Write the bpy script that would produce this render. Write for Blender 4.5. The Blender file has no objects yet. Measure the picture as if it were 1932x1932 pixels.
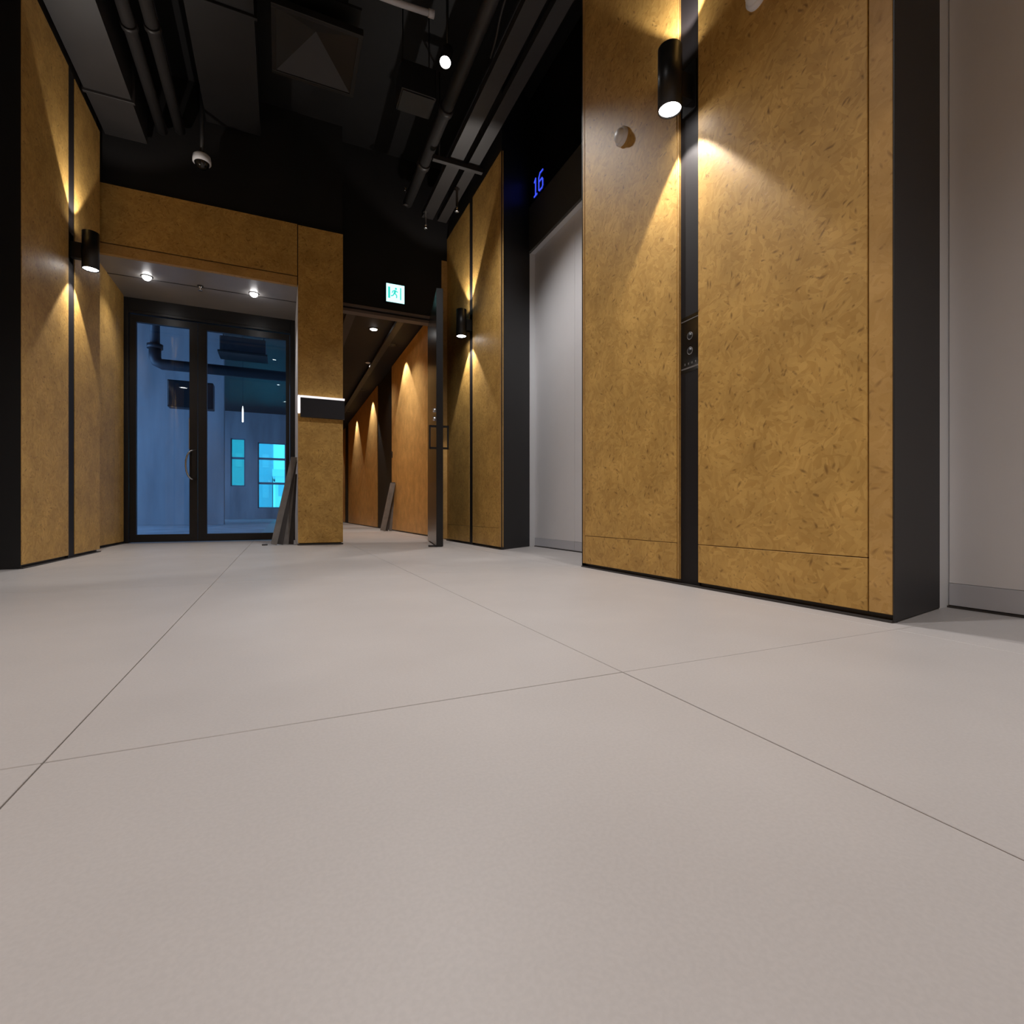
import bpy, bmesh, math, random
from mathutils import Vector, Matrix

random.seed(16)
sc = bpy.context.scene
C = sc.collection

# ------------------------------------------------------------------ camera, world, exposure
H = 0.32
TH = math.radians(24.3)
cam_data = bpy.data.cameras.new('camera')
cam_data.sensor_width = 36
cam_data.angle = math.radians(90)
cam_data.clip_start = 0.02
cam = bpy.data.objects.new('camera', cam_data)
cam.location = (0, 0, H)
cam.rotation_euler = (math.radians(90), 0, -TH)
C.objects.link(cam)
sc.camera = cam

world = bpy.data.worlds.new('daylight')
sc.world = world
world.use_nodes = True
world.node_tree.nodes['Background'].inputs['Color'].default_value = (0.40, 0.84, 1.0, 1)
world.node_tree.nodes['Background'].inputs['Strength'].default_value = 2.0

vs = sc.view_settings
vs.view_transform = 'Standard'
vs.look = 'None'
vs.exposure = 0.0
vs.gamma = 1.0
vs.use_curve_mapping = False
sc.cycles.use_denoising = True
sc.cycles.sample_clamp_indirect = 4.0
sc.cycles.caustics_reflective = False
sc.cycles.caustics_refractive = False
sc.cycles.max_bounces = 10
sc.cycles.blur_glossy = 0.6

SPOT_W = 128.0        # ceiling spotlights
SCONCE_W = 31.0      # wall cylinder lights, each way
CORR_W = 66.0        # corridor wall washers
DAY_W = 300.0        # added daylight lamps in the office

# added area lamps stand in for office daylight; the side wall has no windows
def area_light(name, loc, rot, sx, sy, power, col):
    l = bpy.data.lights.new(name, 'AREA')
    l.shape = 'RECTANGLE'; l.size = sx; l.size_y = sy; l.energy = power; l.color = col
    o = bpy.data.objects.new(name, l)
    o.location = loc; o.rotation_euler = rot
    C.objects.link(o)
    return o
DAYC = (0.27, 0.52, 1.0)
area_light('window_daylight', (-6.3, 10.5, 2.0), (0, math.radians(-90), 0), 3.0, 6.0, DAY_W, DAYC)
area_light('window_daylight', (-6.3, 21.5, 2.0), (0, math.radians(-90), 0), 3.0, 8.0, DAY_W * 1.0, DAYC)

# ------------------------------------------------------------------ pixel to place
S_, C_, F_ = math.sin(TH), math.cos(TH), 966.0
def ray(px, py):
    r = (px - 966) / F_
    return S_ + C_ * r, C_ - S_ * r, (966 - py) / F_
def at_z(px, py, Z):
    a, b, c = ray(px, py); t = (Z - H) / c
    return Vector((a * t, b * t, Z))
def at_x(px, py, X):
    a, b, c = ray(px, py); t = X / a
    return Vector((X, b * t, H + c * t))
def at_y(px, py, Y):
    a, b, c = ray(px, py); t = Y / b
    return Vector((a * t, Y, H + c * t))

# ------------------------------------------------------------------ materials
def new_mat(name):
    m = bpy.data.materials.new(name)
    m.use_nodes = True
    nt = m.node_tree
    return m, nt, nt.nodes['Principled BSDF']
def setp(b, **k):
    for n, v in k.items():
        n = n.replace('_', ' ')
        if n in b.inputs:
            b.inputs[n].default_value = v
def plain(name, col, rough=0.5, metal=0.0, spec=0.5, bump=0.0, bscale=60, var=0.0, vscale=3.0):
    m, nt, b = new_mat(name)
    setp(b, Base_Color=(*col, 1), Roughness=rough, Metallic=metal)
    b.inputs['Specular IOR Level'].default_value = spec
    if var or bump:
        tc = nt.nodes.new('ShaderNodeTexCoord')
        if var:
            n = nt.nodes.new('ShaderNodeTexNoise'); n.inputs['Scale'].default_value = vscale; n.inputs['Detail'].default_value = 6
            nt.links.new(tc.outputs['Object'], n.inputs['Vector'])
            r = nt.nodes.new('ShaderNodeValToRGB')
            r.color_ramp.elements[0].position = 0.3; r.color_ramp.elements[1].position = 0.7
            r.color_ramp.elements[0].color = (*[c * (1 - var) for c in col], 1)
            r.color_ramp.elements[1].color = (*[min(1, c * (1 + var)) for c in col], 1)
            nt.links.new(n.outputs['Fac'], r.inputs['Fac']); nt.links.new(r.outputs['Color'], b.inputs['Base Color'])
        if bump:
            n2 = nt.nodes.new('ShaderNodeTexNoise'); n2.inputs['Scale'].default_value = bscale; n2.inputs['Detail'].default_value = 4
            nt.links.new(tc.outputs['Object'], n2.inputs['Vector'])
            bp = nt.nodes.new('ShaderNodeBump'); bp.inputs['Strength'].default_value = bump; bp.inputs['Distance'].default_value = 0.004
            nt.links.new(n2.outputs['Fac'], bp.inputs['Height']); nt.links.new(bp.outputs['Normal'], b.inputs['Normal'])
    return m
def emit(name, col, strength):
    m = bpy.data.materials.new(name); m.use_nodes = True
    nt = m.node_tree; nt.nodes.clear()
    e = nt.nodes.new('ShaderNodeEmission'); o = nt.nodes.new('ShaderNodeOutputMaterial')
    e.inputs['Color'].default_value = (*col, 1); e.inputs['Strength'].default_value = strength
    nt.links.new(e.outputs[0], o.inputs[0])
    return m

def osb(name, light, mid, dark, rough=0.5):
    """oriented strand board: long flakes pressed in all directions, a few dark ones"""
    m, nt, b = new_mat(name)
    N, L = nt.nodes.new, nt.links.new
    tc = N('ShaderNodeTexCoord'); oi = N('ShaderNodeObjectInfo')
    off = N('ShaderNodeVectorMath'); off.operation = 'SCALE'
    one = N('ShaderNodeCombineXYZ'); one.inputs[0].default_value = 37.0; one.inputs[1].default_value = 23.0
    L(one.outputs[0], off.inputs[0]); L(oi.outputs['Random'], off.inputs['Scale'])
    add = N('ShaderNodeVectorMath'); add.operation = 'ADD'
    L(tc.outputs['UV'], add.inputs[0]); L(off.outputs[0], add.inputs[1])
    warp = N('ShaderNodeTexNoise'); warp.inputs['Scale'].default_value = 9; warp.inputs['Detail'].default_value = 2
    L(add.outputs[0], warp.inputs['Vector'])
    wsc = N('ShaderNodeVectorMath'); wsc.operation = 'SCALE'; wsc.inputs['Scale'].default_value = 0.05
    L(warp.outputs['Color'], wsc.inputs[0])
    base = N('ShaderNodeVectorMath'); base.operation = 'ADD'
    L(add.outputs[0], base.inputs[0]); L(wsc.outputs[0], base.inputs[1])
    def rot_layer(cell, seed, sx, sy):
        """flakes lying in a direction of their own inside each cell of a coarse pattern"""
        sh = N('ShaderNodeVectorMath'); sh.operation = 'ADD'; sh.inputs[1].default_value = (seed * 3.7, seed * 1.9, 0)
        L(base.outputs[0], sh.inputs[0])
        v0 = N('ShaderNodeTexVoronoi'); v0.voronoi_dimensions = '2D'; v0.inputs['Scale'].default_value = cell
        L(sh.outputs[0], v0.inputs['Vector'])
        sp0 = N('ShaderNodeSeparateColor'); L(v0.outputs['Color'], sp0.inputs[0])
        an = N('ShaderNodeMath'); an.operation = 'MULTIPLY'; an.inputs[1].default_value = 3.1416; L(sp0.outputs[0], an.inputs[0])
        vr = N('ShaderNodeVectorRotate'); vr.rotation_type = 'Z_AXIS'; L(sh.outputs[0], vr.inputs['Vector']); L(an.outputs[0], vr.inputs['Angle'])
        sc_ = N('ShaderNodeVectorMath'); sc_.operation = 'MULTIPLY'; sc_.inputs[1].default_value = (sx, sy, 1); L(vr.outputs[0], sc_.inputs[0])
        v = N('ShaderNodeTexVoronoi'); v.voronoi_dimensions = '2D'; v.inputs['Scale'].default_value = 1.0; L(sc_.outputs[0], v.inputs['Vector'])
        sp = N('ShaderNodeSeparateColor'); L(v.outputs['Color'], sp.inputs[0])
        return sp.outputs, v.outputs['Distance']
    la, da = rot_layer(15.0, 1.0, 17, 62)
    lb, db = rot_layer(21.0, 2.3, 24, 80)
    gt = N('ShaderNodeMath'); gt.operation = 'GREATER_THAN'; gt.inputs[1].default_value = 0.5; L(lb[1], gt.inputs[0])
    mx = N('ShaderNodeMix'); mx.data_type = 'FLOAT'; L(gt.outputs[0], mx.inputs[0]); L(la[0], mx.inputs[2]); L(lb[0], mx.inputs[3])
    cur = mx.outputs[0]
    ramp = N('ShaderNodeValToRGB')
    ramp.color_ramp.elements[0].position = 0.0; ramp.color_ramp.elements[0].color = (*mid, 1)
    ramp.color_ramp.elements[1].position = 1.0; ramp.color_ramp.elements[1].color = (*light, 1)
    L(cur, ramp.inputs[0])
    # cloudy tone
    cl = N('ShaderNodeTexNoise'); cl.inputs['Scale'].default_value = 6; cl.inputs['Detail'].default_value = 5; L(base.outputs[0], cl.inputs['Vector'])
    cr = N('ShaderNodeValToRGB'); cr.color_ramp.elements[0].position = 0.3; cr.color_ramp.elements[1].position = 0.72
    cr.color_ramp.elements[0].color = (0.82, 0.80, 0.77, 1); cr.color_ramp.elements[1].color = (1.12, 1.12, 1.12, 1)
    L(cl.outputs['Fac'], cr.inputs[0])
    mul = N('ShaderNodeMix'); mul.data_type = 'RGBA'; mul.blend_type = 'MULTIPLY'; mul.inputs[0].default_value = 1.0
    L(ramp.outputs[0], mul.inputs[6]); L(cr.outputs[0], mul.inputs[7])
    # dark flecks
    prev = mul.outputs[2]
    for cell, seed, sx, sy, thr, amt in ((9.0, 5.1, 26, 80, 0.972, 0.7), (12.0, 7.7, 40, 95, 0.965, 0.55), (17.0, 9.3, 70, 130, 0.955, 0.4)):
        cols, dist = rot_layer(cell, seed, sx, sy)
        g = N('ShaderNodeMath'); g.operation = 'GREATER_THAN'; g.inputs[1].default_value = thr; L(cols[2], g.inputs[0])
        fall = N('ShaderNodeMapRange'); fall.inputs[1].default_value = 0.1; fall.inputs[2].default_value = 0.5
        fall.inputs[3].default_value = amt; fall.inputs[4].default_value = 0.0; L(dist, fall.inputs[0])
        mm = N('ShaderNodeMath'); mm.operation = 'MULTIPLY'; L(g.outputs[0], mm.inputs[0]); L(fall.outputs[0], mm.inputs[1])
        mx = N('ShaderNodeMix'); mx.data_type = 'RGBA'; mx.inputs[7].default_value = (*dark, 1)
        L(mm.outputs[0], mx.inputs[0]); L(prev, mx.inputs[6]); prev = mx.outputs[2]
    L(prev, b.inputs['Base Color'])
    bp = N('ShaderNodeBump'); bp.inputs['Strength'].default_value = 0.25; bp.inputs['Distance'].default_value = 0.002
    L(cur, bp.inputs['Height']); L(bp.outputs[0], b.inputs['Normal'])
    setp(b, Roughness=rough); b.inputs['Specular IOR Level'].default_value = 0.3
    return m

def floor_stone(name):
    m, nt, b = new_mat(name)
    N, L = nt.nodes.new, nt.links.new
    geo = N('ShaderNodeNewGeometry')
    n1 = N('ShaderNodeTexNoise'); n1.inputs['Scale'].default_value = 2.2; n1.inputs['Detail'].default_value = 7; n1.inputs['Roughness'].default_value = 0.55
    L(geo.outputs['Position'], n1.inputs['Vector'])
    r1 = N('ShaderNodeValToRGB'); r1.color_ramp.elements[0].position = 0.3; r1.color_ramp.elements[1].position = 0.7
    r1.color_ramp.elements[0].color = (0.525, 0.495, 0.485, 1); r1.color_ramp.elements[1].color = (0.57, 0.54, 0.53, 1)
    L(n1.outputs['Fac'], r1.inputs[0])
    n2 = N('ShaderNodeTexNoise'); n2.inputs['Scale'].default_value = 220; n2.inputs['Detail'].default_value = 2
    L(geo.outputs['Position'], n2.inputs['Vector'])
    r2 = N('ShaderNodeValToRGB'); r2.color_ramp.elements[0].position = 0.35; r2.color_ramp.elements[1].position = 0.65
    r2.color_ramp.elements[0].color = (0.965, 0.965, 0.965, 1); r2.color_ramp.elements[1].color = (1.02, 1.02, 1.02, 1)
    L(n2.outputs['Fac'], r2.inputs[0])
    mul = N('ShaderNodeMix'); mul.data_type = 'RGBA'; mul.blend_type = 'MULTIPLY'; mul.inputs[0].default_value = 1
    L(r1.outputs[0], mul.inputs[6]); L(r2.outputs[0], mul.inputs[7])
    L(mul.outputs[2], b.inputs['Base Color'])
    n3 = N('ShaderNodeTexNoise'); n3.inputs['Scale'].default_value = 7; L(geo.outputs['Position'], n3.inputs['Vector'])
    rr = N('ShaderNodeMapRange'); rr.inputs[3].default_value = 0.40; rr.inputs[4].default_value = 0.52
    L(n3.outputs['Fac'], rr.inputs[0]); L(rr.outputs[0], b.inputs['Roughness'])
    b.inputs['Specular IOR Level'].default_value = 0.35
    return m

def thin_glass(name, tint, refl_rough=0.0, ior=1.5):
    m = bpy.data.materials.new(name); m.use_nodes = True
    nt = m.node_tree; nt.nodes.clear(); N, L = nt.nodes.new, nt.links.new
    out = N('ShaderNodeOutputMaterial'); mix = N('ShaderNodeMixShader'); fr = N('ShaderNodeFresnel'); fr.inputs['IOR'].default_value = ior
    t = N('ShaderNodeBsdfTransparent'); t.inputs['Color'].default_value = (*tint, 1)
    g = N('ShaderNodeBsdfGlossy'); g.inputs['Roughness'].default_value = refl_rough
    L(fr.outputs[0], mix.inputs[0]); L(t.outputs[0], mix.inputs[1]); L(g.outputs[0], mix.inputs[2]); L(mix.outputs[0], out.inputs[0])
    return m

def concrete(name, col):
    m, nt, b = new_mat(name)
    N, L = nt.nodes.new, nt.links.new
    geo = N('ShaderNodeNewGeometry')
    mp = N('ShaderNodeMapping'); mp.inputs['Scale'].default_value = (1.6, 1.6, 0.35); L(geo.outputs['Position'], mp.inputs['Vector'])
    n = N('ShaderNodeTexNoise'); n.inputs['Scale'].default_value = 1.2; n.inputs['Detail'].default_value = 8; L(mp.outputs[0], n.inputs['Vector'])
    r = N('ShaderNodeValToRGB'); r.color_ramp.elements[0].position = 0.3; r.color_ramp.elements[1].position = 0.72
    r.color_ramp.elements[0].color = (*[c * 0.72 for c in col], 1); r.color_ramp.elements[1].color = (*[c * 1.15 for c in col], 1)
    L(n.outputs['Fac'], r.inputs[0]); L(r.outputs[0], b.inputs['Base Color'])
    setp(b, Roughness=0.75)
    return m

M = {}
M['osb'] = osb('strand_board', (0.63, 0.388, 0.116), (0.505, 0.292, 0.078), (0.16, 0.075, 0.02))
M['osb_edge'] = osb('strand_board_edge', (0.57, 0.345, 0.120), (0.51, 0.300, 0.092), (0.3, 0.16, 0.05))
M['ply'] = osb('orange_board', (0.70, 0.43, 0.155), (0.63, 0.375, 0.125), (0.40, 0.20, 0.06), 0.45)
M['floor'] = floor_stone('porcelain_tile')
M['grout'] = plain('grout', (0.33, 0.29, 0.265), 0.8)
M['black'] = plain('black_paint', (0.012, 0.011, 0.011), 0.65, spec=0.3, var=0.15)
M['reveal'] = plain('dark_reveal', (0.045, 0.04, 0.038), 0.5)
M['jamb'] = plain('black_sheet_metal', (0.026, 0.025, 0.026), 0.48, spec=0.4)
M['strip'] = plain('black_strip', (0.013, 0.011, 0.012), 0.6, spec=0.25)
M['head'] = plain('brown_black_bar', (0.16, 0.125, 0.11), 0.5)
M['win_frame'] = plain('window_frame_grey', (0.20, 0.30, 0.36), 0.5)
M['leaf_black'] = plain('satin_black_leaf', (0.014, 0.014, 0.015), 0.22)
M['gloss_black'] = plain('gloss_black_panel', (0.008, 0.008, 0.008), 0.12, spec=0.5)
M['transom'] = plain('dark_grey_metal', (0.080, 0.077, 0.070), 0.4)
M['lift'] = plain('lift_door_steel', (0.82, 0.815, 0.84), 0.40, metal=0.0, var=0.03, vscale=2, bump=0.05, bscale=300)
M['lift_kick'] = plain('lift_door_kick', (0.58, 0.59, 0.64), 0.38, metal=0.0)
M['lift_frame'] = plain('lift_frame', (0.84, 0.86, 0.89), 0.4, metal=0.0)
M['lamp_black'] = plain('lamp_black', (0.012, 0.012, 0.013), 0.4)
M['lens'] = emit('lit_lens', (1.0, 0.97, 0.95), 22)
M['lens_soft'] = emit('lit_lens_soft', (1.0, 0.95, 0.9), 6)
M['dark_alu'] = plain('dark_aluminium', (0.020, 0.021, 0.024), 0.33, metal=0.2)
M['glass'] = thin_glass('door_glass', (0.86, 0.93, 0.97))
M['win_glass'] = thin_glass('window_glass', (0.42, 0.90, 1.0))
M['win_glass_green'] = thin_glass('window_glass_green', (0.32, 0.80, 0.80))
M['steel'] = plain('steel', (0.55, 0.55, 0.56), 0.25, metal=0.9)
M['soffit'] = plain('grey_soffit', (0.33, 0.315, 0.305), 0.35, var=0.1)
M['white'] = plain('white_plastic', (0.72, 0.72, 0.74), 0.4)
M['white_board'] = plain('white_board', (0.85, 0.85, 0.88), 0.5)
M['duct'] = plain('duct_dark_grey', (0.027, 0.024, 0.023), 0.5, var=0.15)
M['duct_black'] = plain('duct_black', (0.010, 0.009, 0.009), 0.5, var=0.2)
M['concrete'] = concrete('concrete', (0.42, 0.42, 0.43))
M['concrete_floor'] = concrete('concrete_floor', (0.62, 0.62, 0.64))
M['dark_blue'] = plain('dark_pipe', (0.03, 0.032, 0.04), 0.5)
M['plank'] = plain('grey_brown_plank', (0.21, 0.200, 0.195), 0.55, var=0.15, vscale=12)
M['plank_edge'] = plain('plank_dark', (0.065, 0.060, 0.062), 0.55, var=0.1, vscale=12)
M['sign_green'] = emit('sign_green', (0.05, 0.72, 0.60), 1.0)
M['sign_white'] = emit('sign_white', (0.50, 1.0, 0.98), 1.8)
M['led_white'] = emit('led_strip', (1.0, 0.93, 0.92), 1.1)
M['blue_led'] = emit('blue_digits', (0.05, 0.09, 1.0), 1.1)
M['mark'] = plain('printed_mark', (0.16, 0.15, 0.15), 0.4)
M['navy'] = plain('navy_panel', (0.022, 0.025, 0.034), 0.35)
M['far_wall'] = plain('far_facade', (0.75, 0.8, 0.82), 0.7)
M['far_wall2'] = plain('far_facade_grey_blue', (0.32, 0.46, 0.55), 0.7)  # grey-blue colour of the left tower's facade
M['far_glass'] = plain('far_glass', (0.42, 0.52, 0.60), 0.4)

# ------------------------------------------------------------------ mesh builder
class MB:
    def __init__(self):
        self.bm = bmesh.new()
    def box(self, x0, x1, y0, y1, z0, z1):
        v = [self.bm.verts.new((x, y, z)) for x in (x0, x1) for y in (y0, y1) for z in (z0, z1)]
        for f in ((0, 1, 3, 2), (4, 6, 7, 5), (0, 4, 5, 1), (2, 3, 7, 6), (0, 2, 6, 4), (1, 5, 7, 3)):
            self.bm.faces.new([v[i] for i in f])
        return self
    def prism(self, poly, z0, z1):
        a = [self.bm.verts.new((x, y, z0)) for x, y in poly]
        b = [self.bm.verts.new((x, y, z1)) for x, y in poly]
        n = len(poly)
        self.bm.faces.new(a[::-1]); self.bm.faces.new(b)
        for i in range(n):
            self.bm.faces.new((a[i], a[(i + 1) % n], b[(i + 1) % n], b[i]))
        return self
    def faces(self, verts, faces):
        vv = [self.bm.verts.new(v) for v in verts]
        for f in faces:
            self.bm.faces.new([vv[i] for i in f])
        return self
    def tube(self, pts, r, n=14, cap=True):
        pts = [Vector(p) for p in pts]
        rs = r if isinstance(r, (list, tuple)) else [r] * len(pts)
        rings = []
        for i, p in enumerate(pts):
            d = (pts[min(i + 1, len(pts) - 1)] - pts[max(i - 1, 0)]).normalized()
            u = d.orthogonal().normalized() if i == 0 else (u - d * u.dot(d)).normalized()
            w = d.cross(u)
            rings.append([self.bm.verts.new(p + (u * math.cos(2 * math.pi * k / n) + w * math.sin(2 * math.pi * k / n)) * rs[i]) for k in range(n)])
        for a, b in zip(rings, rings[1:]):
            for k in range(n):
                f = self.bm.faces.new((a[k], a[(k + 1) % n], b[(k + 1) % n], b[k])); f.smooth = True
        if cap:
            self.bm.faces.new(rings[0][::-1]); self.bm.faces.new(rings[-1])
        return self
    def lathe(self, c, axis, prof, n=28):
        """prof: list of (radius, distance along axis)"""
        c = Vector(c); d = Vector(axis).normalized(); u = d.orthogonal().normalized(); w = d.cross(u)
        rings = []
        for r, h in prof:
            if r < 1e-6:
                rings.append([self.bm.verts.new(c + d * h)])
            else:
                rings.append([self.bm.verts.new(c + d * h + (u * math.cos(2 * math.pi * k / n) + w * math.sin(2 * math.pi * k / n)) * r) for k in range(n)])
        for a, b in zip(rings, rings[1:]):
            for k in range(n):
                k2 = (k + 1) % n
                if len(a) == 1 and len(b) == 1: continue
                if len(a) == 1: f = self.bm.faces.new((a[0], b[k2], b[k]))
                elif len(b) == 1: f = self.bm.faces.new((a[k], a[k2], b[0]))
                else: f = self.bm.faces.new((a[k], a[k2], b[k2], b[k]))
                f.smooth = True
        return self
    def xform(self, mat):
        bmesh.ops.transform(self.bm, matrix=mat, verts=self.bm.verts)
        return self
    def build(self, name, mat, parent=None, bevel=0.0, segs=1):
        bm = self.bm
        bmesh.ops.recalc_face_normals(bm, faces=bm.faces)
        if bevel:
            ed = [e for e in bm.edges if len(e.link_faces) == 2 and e.calc_face_angle(0) > 0.5]
            bmesh.ops.bevel(bm, geom=ed, offset=bevel, segments=segs, affect='EDGES', profile=0.7)
        uv = bm.loops.layers.uv.new('uv')
        for f in bm.faces:
            n = f.normal
            ax = max(range(3), key=lambda i: abs(n[i]))
            for l in f.loops:
                p = l.vert.co
                l[uv].uv = ((p.y, p.z), (p.x, p.z), (p.x, p.y))[ax]
        root = parent
        off = Vector((0, 0, 0))
        while root is not None:
            off += root.location; root = root.parent
        if parent is None:
            cs = [v.co for v in bm.verts]
            off = Vector(((min(v.x for v in cs) + max(v.x for v in cs)) / 2, (min(v.y for v in cs) + max(v.y for v in cs)) / 2, min(v.z for v in cs)))
        bmesh.ops.translate(bm, verts=bm.verts, vec=-off)
        me = bpy.data.meshes.new(name)
        bm.to_mesh(me); bm.free()
        me.materials.append(mat if not isinstance(mat, str) else M[mat])
        o = bpy.data.objects.new(name, me)
        if parent is None: o.location = off
        o.parent = parent
        C.objects.link(o)
        return o
def mb(): return MB()
def bx(name, mat, parent, x0, x1, y0, y1, z0, z1, bevel=0.0):
    return MB().box(x0, x1, y0, y1, z0, z1).build(name, mat, parent, bevel)
def tag(o, label, cat, group=None, kind=None):
    o['label'] = label
    if cat: o['category'] = cat
    if group: o['group'] = group
    if kind: o['kind'] = kind
    return o
def thing(name, loc, label, cat, group=None):
    o = bpy.data.objects.new(name, None); C.objects.link(o); o.location = loc; o.empty_display_size = 0.1
    return tag(o, label, cat, group)
def struct(o, label=None):
    o['kind'] = 'structure'
    if label: o['label'] = label
    return o
def struct_root(name, loc, label):
    o = bpy.data.objects.new(name, None); C.objects.link(o); o.location = loc; o.empty_display_size = 0.1
    return struct(o, label)
def spot(name, parent, loc, aim, power, deg, blend, radius=0.03, col=(1.0, 0.96, 0.92)):
    l = bpy.data.lights.new(name, 'SPOT'); l.energy = power; l.spot_size = math.radians(deg); l.spot_blend = blend
    l.shadow_soft_size = radius; l.color = col
    o = bpy.data.objects.new(name, l); C.objects.link(o)
    off = Vector((0, 0, 0)); root = parent
    while root is not None:
        off += root.location; root = root.parent
    o.parent = parent; o.location = Vector(loc) - off
    o.rotation_euler = Vector(aim).to_track_quat('-Z', 'Y').to_euler()
    return o

ZC = 4.15      # slab soffit
ZP = 3.38      # top of the wall panels
GAP = 0.004

# ------------------------------------------------------------------ floor
fl = struct(bx('floor', 'grout', None, -2.3, 2.9, -4.2, 20.2, -0.12, -0.0035), 'pale grey-beige large format porcelain floor tiles')
TW, TL, JT = 0.9, 1.8, 0.0022
tile_mesh = None
for i in range(-2, 3):
    for j in range(-3, 12):
        x0 = -0.277 + TW * i; y0 = 0.842 + TL * j
        if y0 > 5.5 and not (i in (0, 1, 2)): 
            if y0 > 6.3 or i > 2: continue
        w = bpy.data.objects.new('tile', tile_mesh) if tile_mesh else None
        if w is None:
            w = MB().box(-TW / 2 + JT / 2, TW / 2 - JT / 2, -TL / 2 + JT / 2, TL / 2 - JT / 2, -0.011, 0.0).build('tile', 'floor', fl, 0.0008)
            tile_mesh = w.data
            C.objects.unlink(w); bpy.data.objects.remove(w)
            # centre the shared mesh on its own origin
            cz = fl.location
            for v in tile_mesh.vertices: v.co = v.co + Vector(cz)
            w = bpy.data.objects.new('tile', tile_mesh)
        w.parent = fl
        w.location = Vector((x0 + TW / 2, y0 + TL / 2, random.uniform(-0.0003, 0.0))) - fl.location
        C.objects.link(w)

# ------------------------------------------------------------------ ceiling slab
struct(bx('ceiling', 'black', None, -2.3, 2.9, -4.2, 6.6, ZC, ZC + 0.15), 'black painted soffit above the exposed services')

# ------------------------------------------------------------------ panelled walls facing across the lobby
def clad_x(root, X, sgn, segs, z0=0.022, zt=ZP, base='reveal', joint=0.182, board='osb', rec=0.004):
    """boards on the plane X; sgn=-1 faces -X (wall on the +X side). segs: (y0, y1, kind)"""
    th = 0.02
    def span(d0, d1):
        a, b_ = X - sgn * d0, X - sgn * d1
        return min(a, b_), max(a, b_)
    for y0, y1, kind in segs:
        if kind == 'panel':
            xa, xb = span(0, th)
            if joint:
                bx('board', board, root, xa, xb, y0 + GAP / 2, y1 - GAP / 2, z0, joint - 0.0012, 0.0015)
                bx('board', board, root, xa, xb, y0 + GAP / 2, y1 - GAP / 2, joint + 0.0012, zt, 0.0015)
            else:
                bx('board', board, root, xa, xb, y0 + GAP / 2, y1 - GAP / 2, z0, zt, 0.0015)
        elif kind == 'trim':
            xa, xb = span(0, th)
            bx('edge_strip', 'osb_edge', root, xa, xb, y0 + GAP / 2, y1 - GAP / 2, z0, zt, 0.0015)
        elif kind == 'strip':
            xa, xb = span(rec, 0.0239)
            bx('metal_strip', 'strip', root, xa, xb, y0, y1, 0.004, zt)

# near block on the lift side
wr = struct(MB().prism([(1.628, 0.905), (1.99, 0.972), (2.24, 0.972), (2.24, 2.84), (2.09, 2.84), (1.628, 2.556)], 0, ZC).build('wall_right', 'reveal', None),
            'strand board wall with recessed black strip between the two lift doors')
clad_x(wr, 1.608, -1, [(0.892, 0.962, 'trim'), (0.962, 1.652, 'panel'), (1.652, 1.764, 'strip'), (1.764, 1.776, 'trim'), (1.776, 2.535, 'panel'), (2.535, 2.56, 'trim')], rec=0.012)
MB().prism([(1.606, 0.888), (1.99, 0.963), (1.99, 0.969), (1.606, 0.892)], 0.003, ZC - 0.02).build('jamb_panel', 'jamb', wr)
MB().prism([(1.606, 2.562), (2.09, 2.846), (2.09, 2.842), (1.606, 2.558)], 0.003, ZC - 0.02).build('jamb_panel', 'jamb', wr)
bx('base_strip', 'reveal', wr, 1.600, 1.628, 0.892, 2.56, 0.0, 0.006)

# far block beside the corridor door
wf = struct(MB().prism([(1.722, 3.992), (2.105, 4.274), (2.24, 4.274), (2.24, 5.64), (1.722, 5.64)], 0, ZC).build('wall_right', 'reveal', None),
            'strand board wall with black strip beside the corridor door')
clad_x(wf, 1.70, -1, [(3.98, 4.03, 'trim'), (4.03, 4.70, 'panel'), (4.70, 4.79, 'strip'), (4.79, 5.545, 'panel')])
MB().prism([(1.697, 3.974), (2.105, 4.266), (2.105, 4.272), (1.697, 3.980)], 0.003, ZC - 0.02).build('jamb_panel', 'jamb', wf)
bx('base_strip', 'reveal', wf, 1.692, 1.722, 3.985, 5.545, 0.0, 0.006)
# wall on the same side behind the photographer's place
wb = struct(MB().prism([(1.628, -0.35), (2.0, -0.42), (2.24, -0.42), (2.24, -4.0), (1.628, -4.0)], 0, ZC).build('wall_right', 'reveal', None),
            'strand board wall before the first lift door')
clad_x(wb, 1.608, -1, [(-1.25, -0.345, 'panel'), (-1.36, -1.25, 'strip'), (-2.2, -1.36, 'panel'), (-4.0, -2.2, 'panel')])
MB().prism([(1.606, -0.338), (2.0, -0.413), (2.0, -0.419), (1.606, -0.343)], 0.003, ZC - 0.02).build('jamb_panel', 'jamb', wb)
# shaft wall behind the lifts
struct(bx('wall_shaft', 'black', None, 2.24, 2.36, -4.0, 5.5, 0, ZC), 'black shaft wall behind the lift doors')

# left block
wl = struct(bx('wall_left', 'reveal', None, -1.95, -1.347, 3.762, 5.112, 0, ZC), 'strand board wall with black strip beside the glass doors')
clad_x(wl, -1.327, 1, [(3.752, 4.455, 'panel'), (4.455, 4.568, 'strip'), (4.568, 5.118, 'panel')], joint=None)
bx('jamb_panel', 'jamb', wl, -1.95, -1.330, 3.752, 3.760, 0.003, ZC - 0.02)
bx('return_board', 'osb_edge', wl, -1.46, -1.328, 5.112, 5.122, 0.022, ZP)
bx('base_strip', 'reveal', wl, -1.345, -1.320, 3.755, 5.12, 0.0, 0.006)
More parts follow.
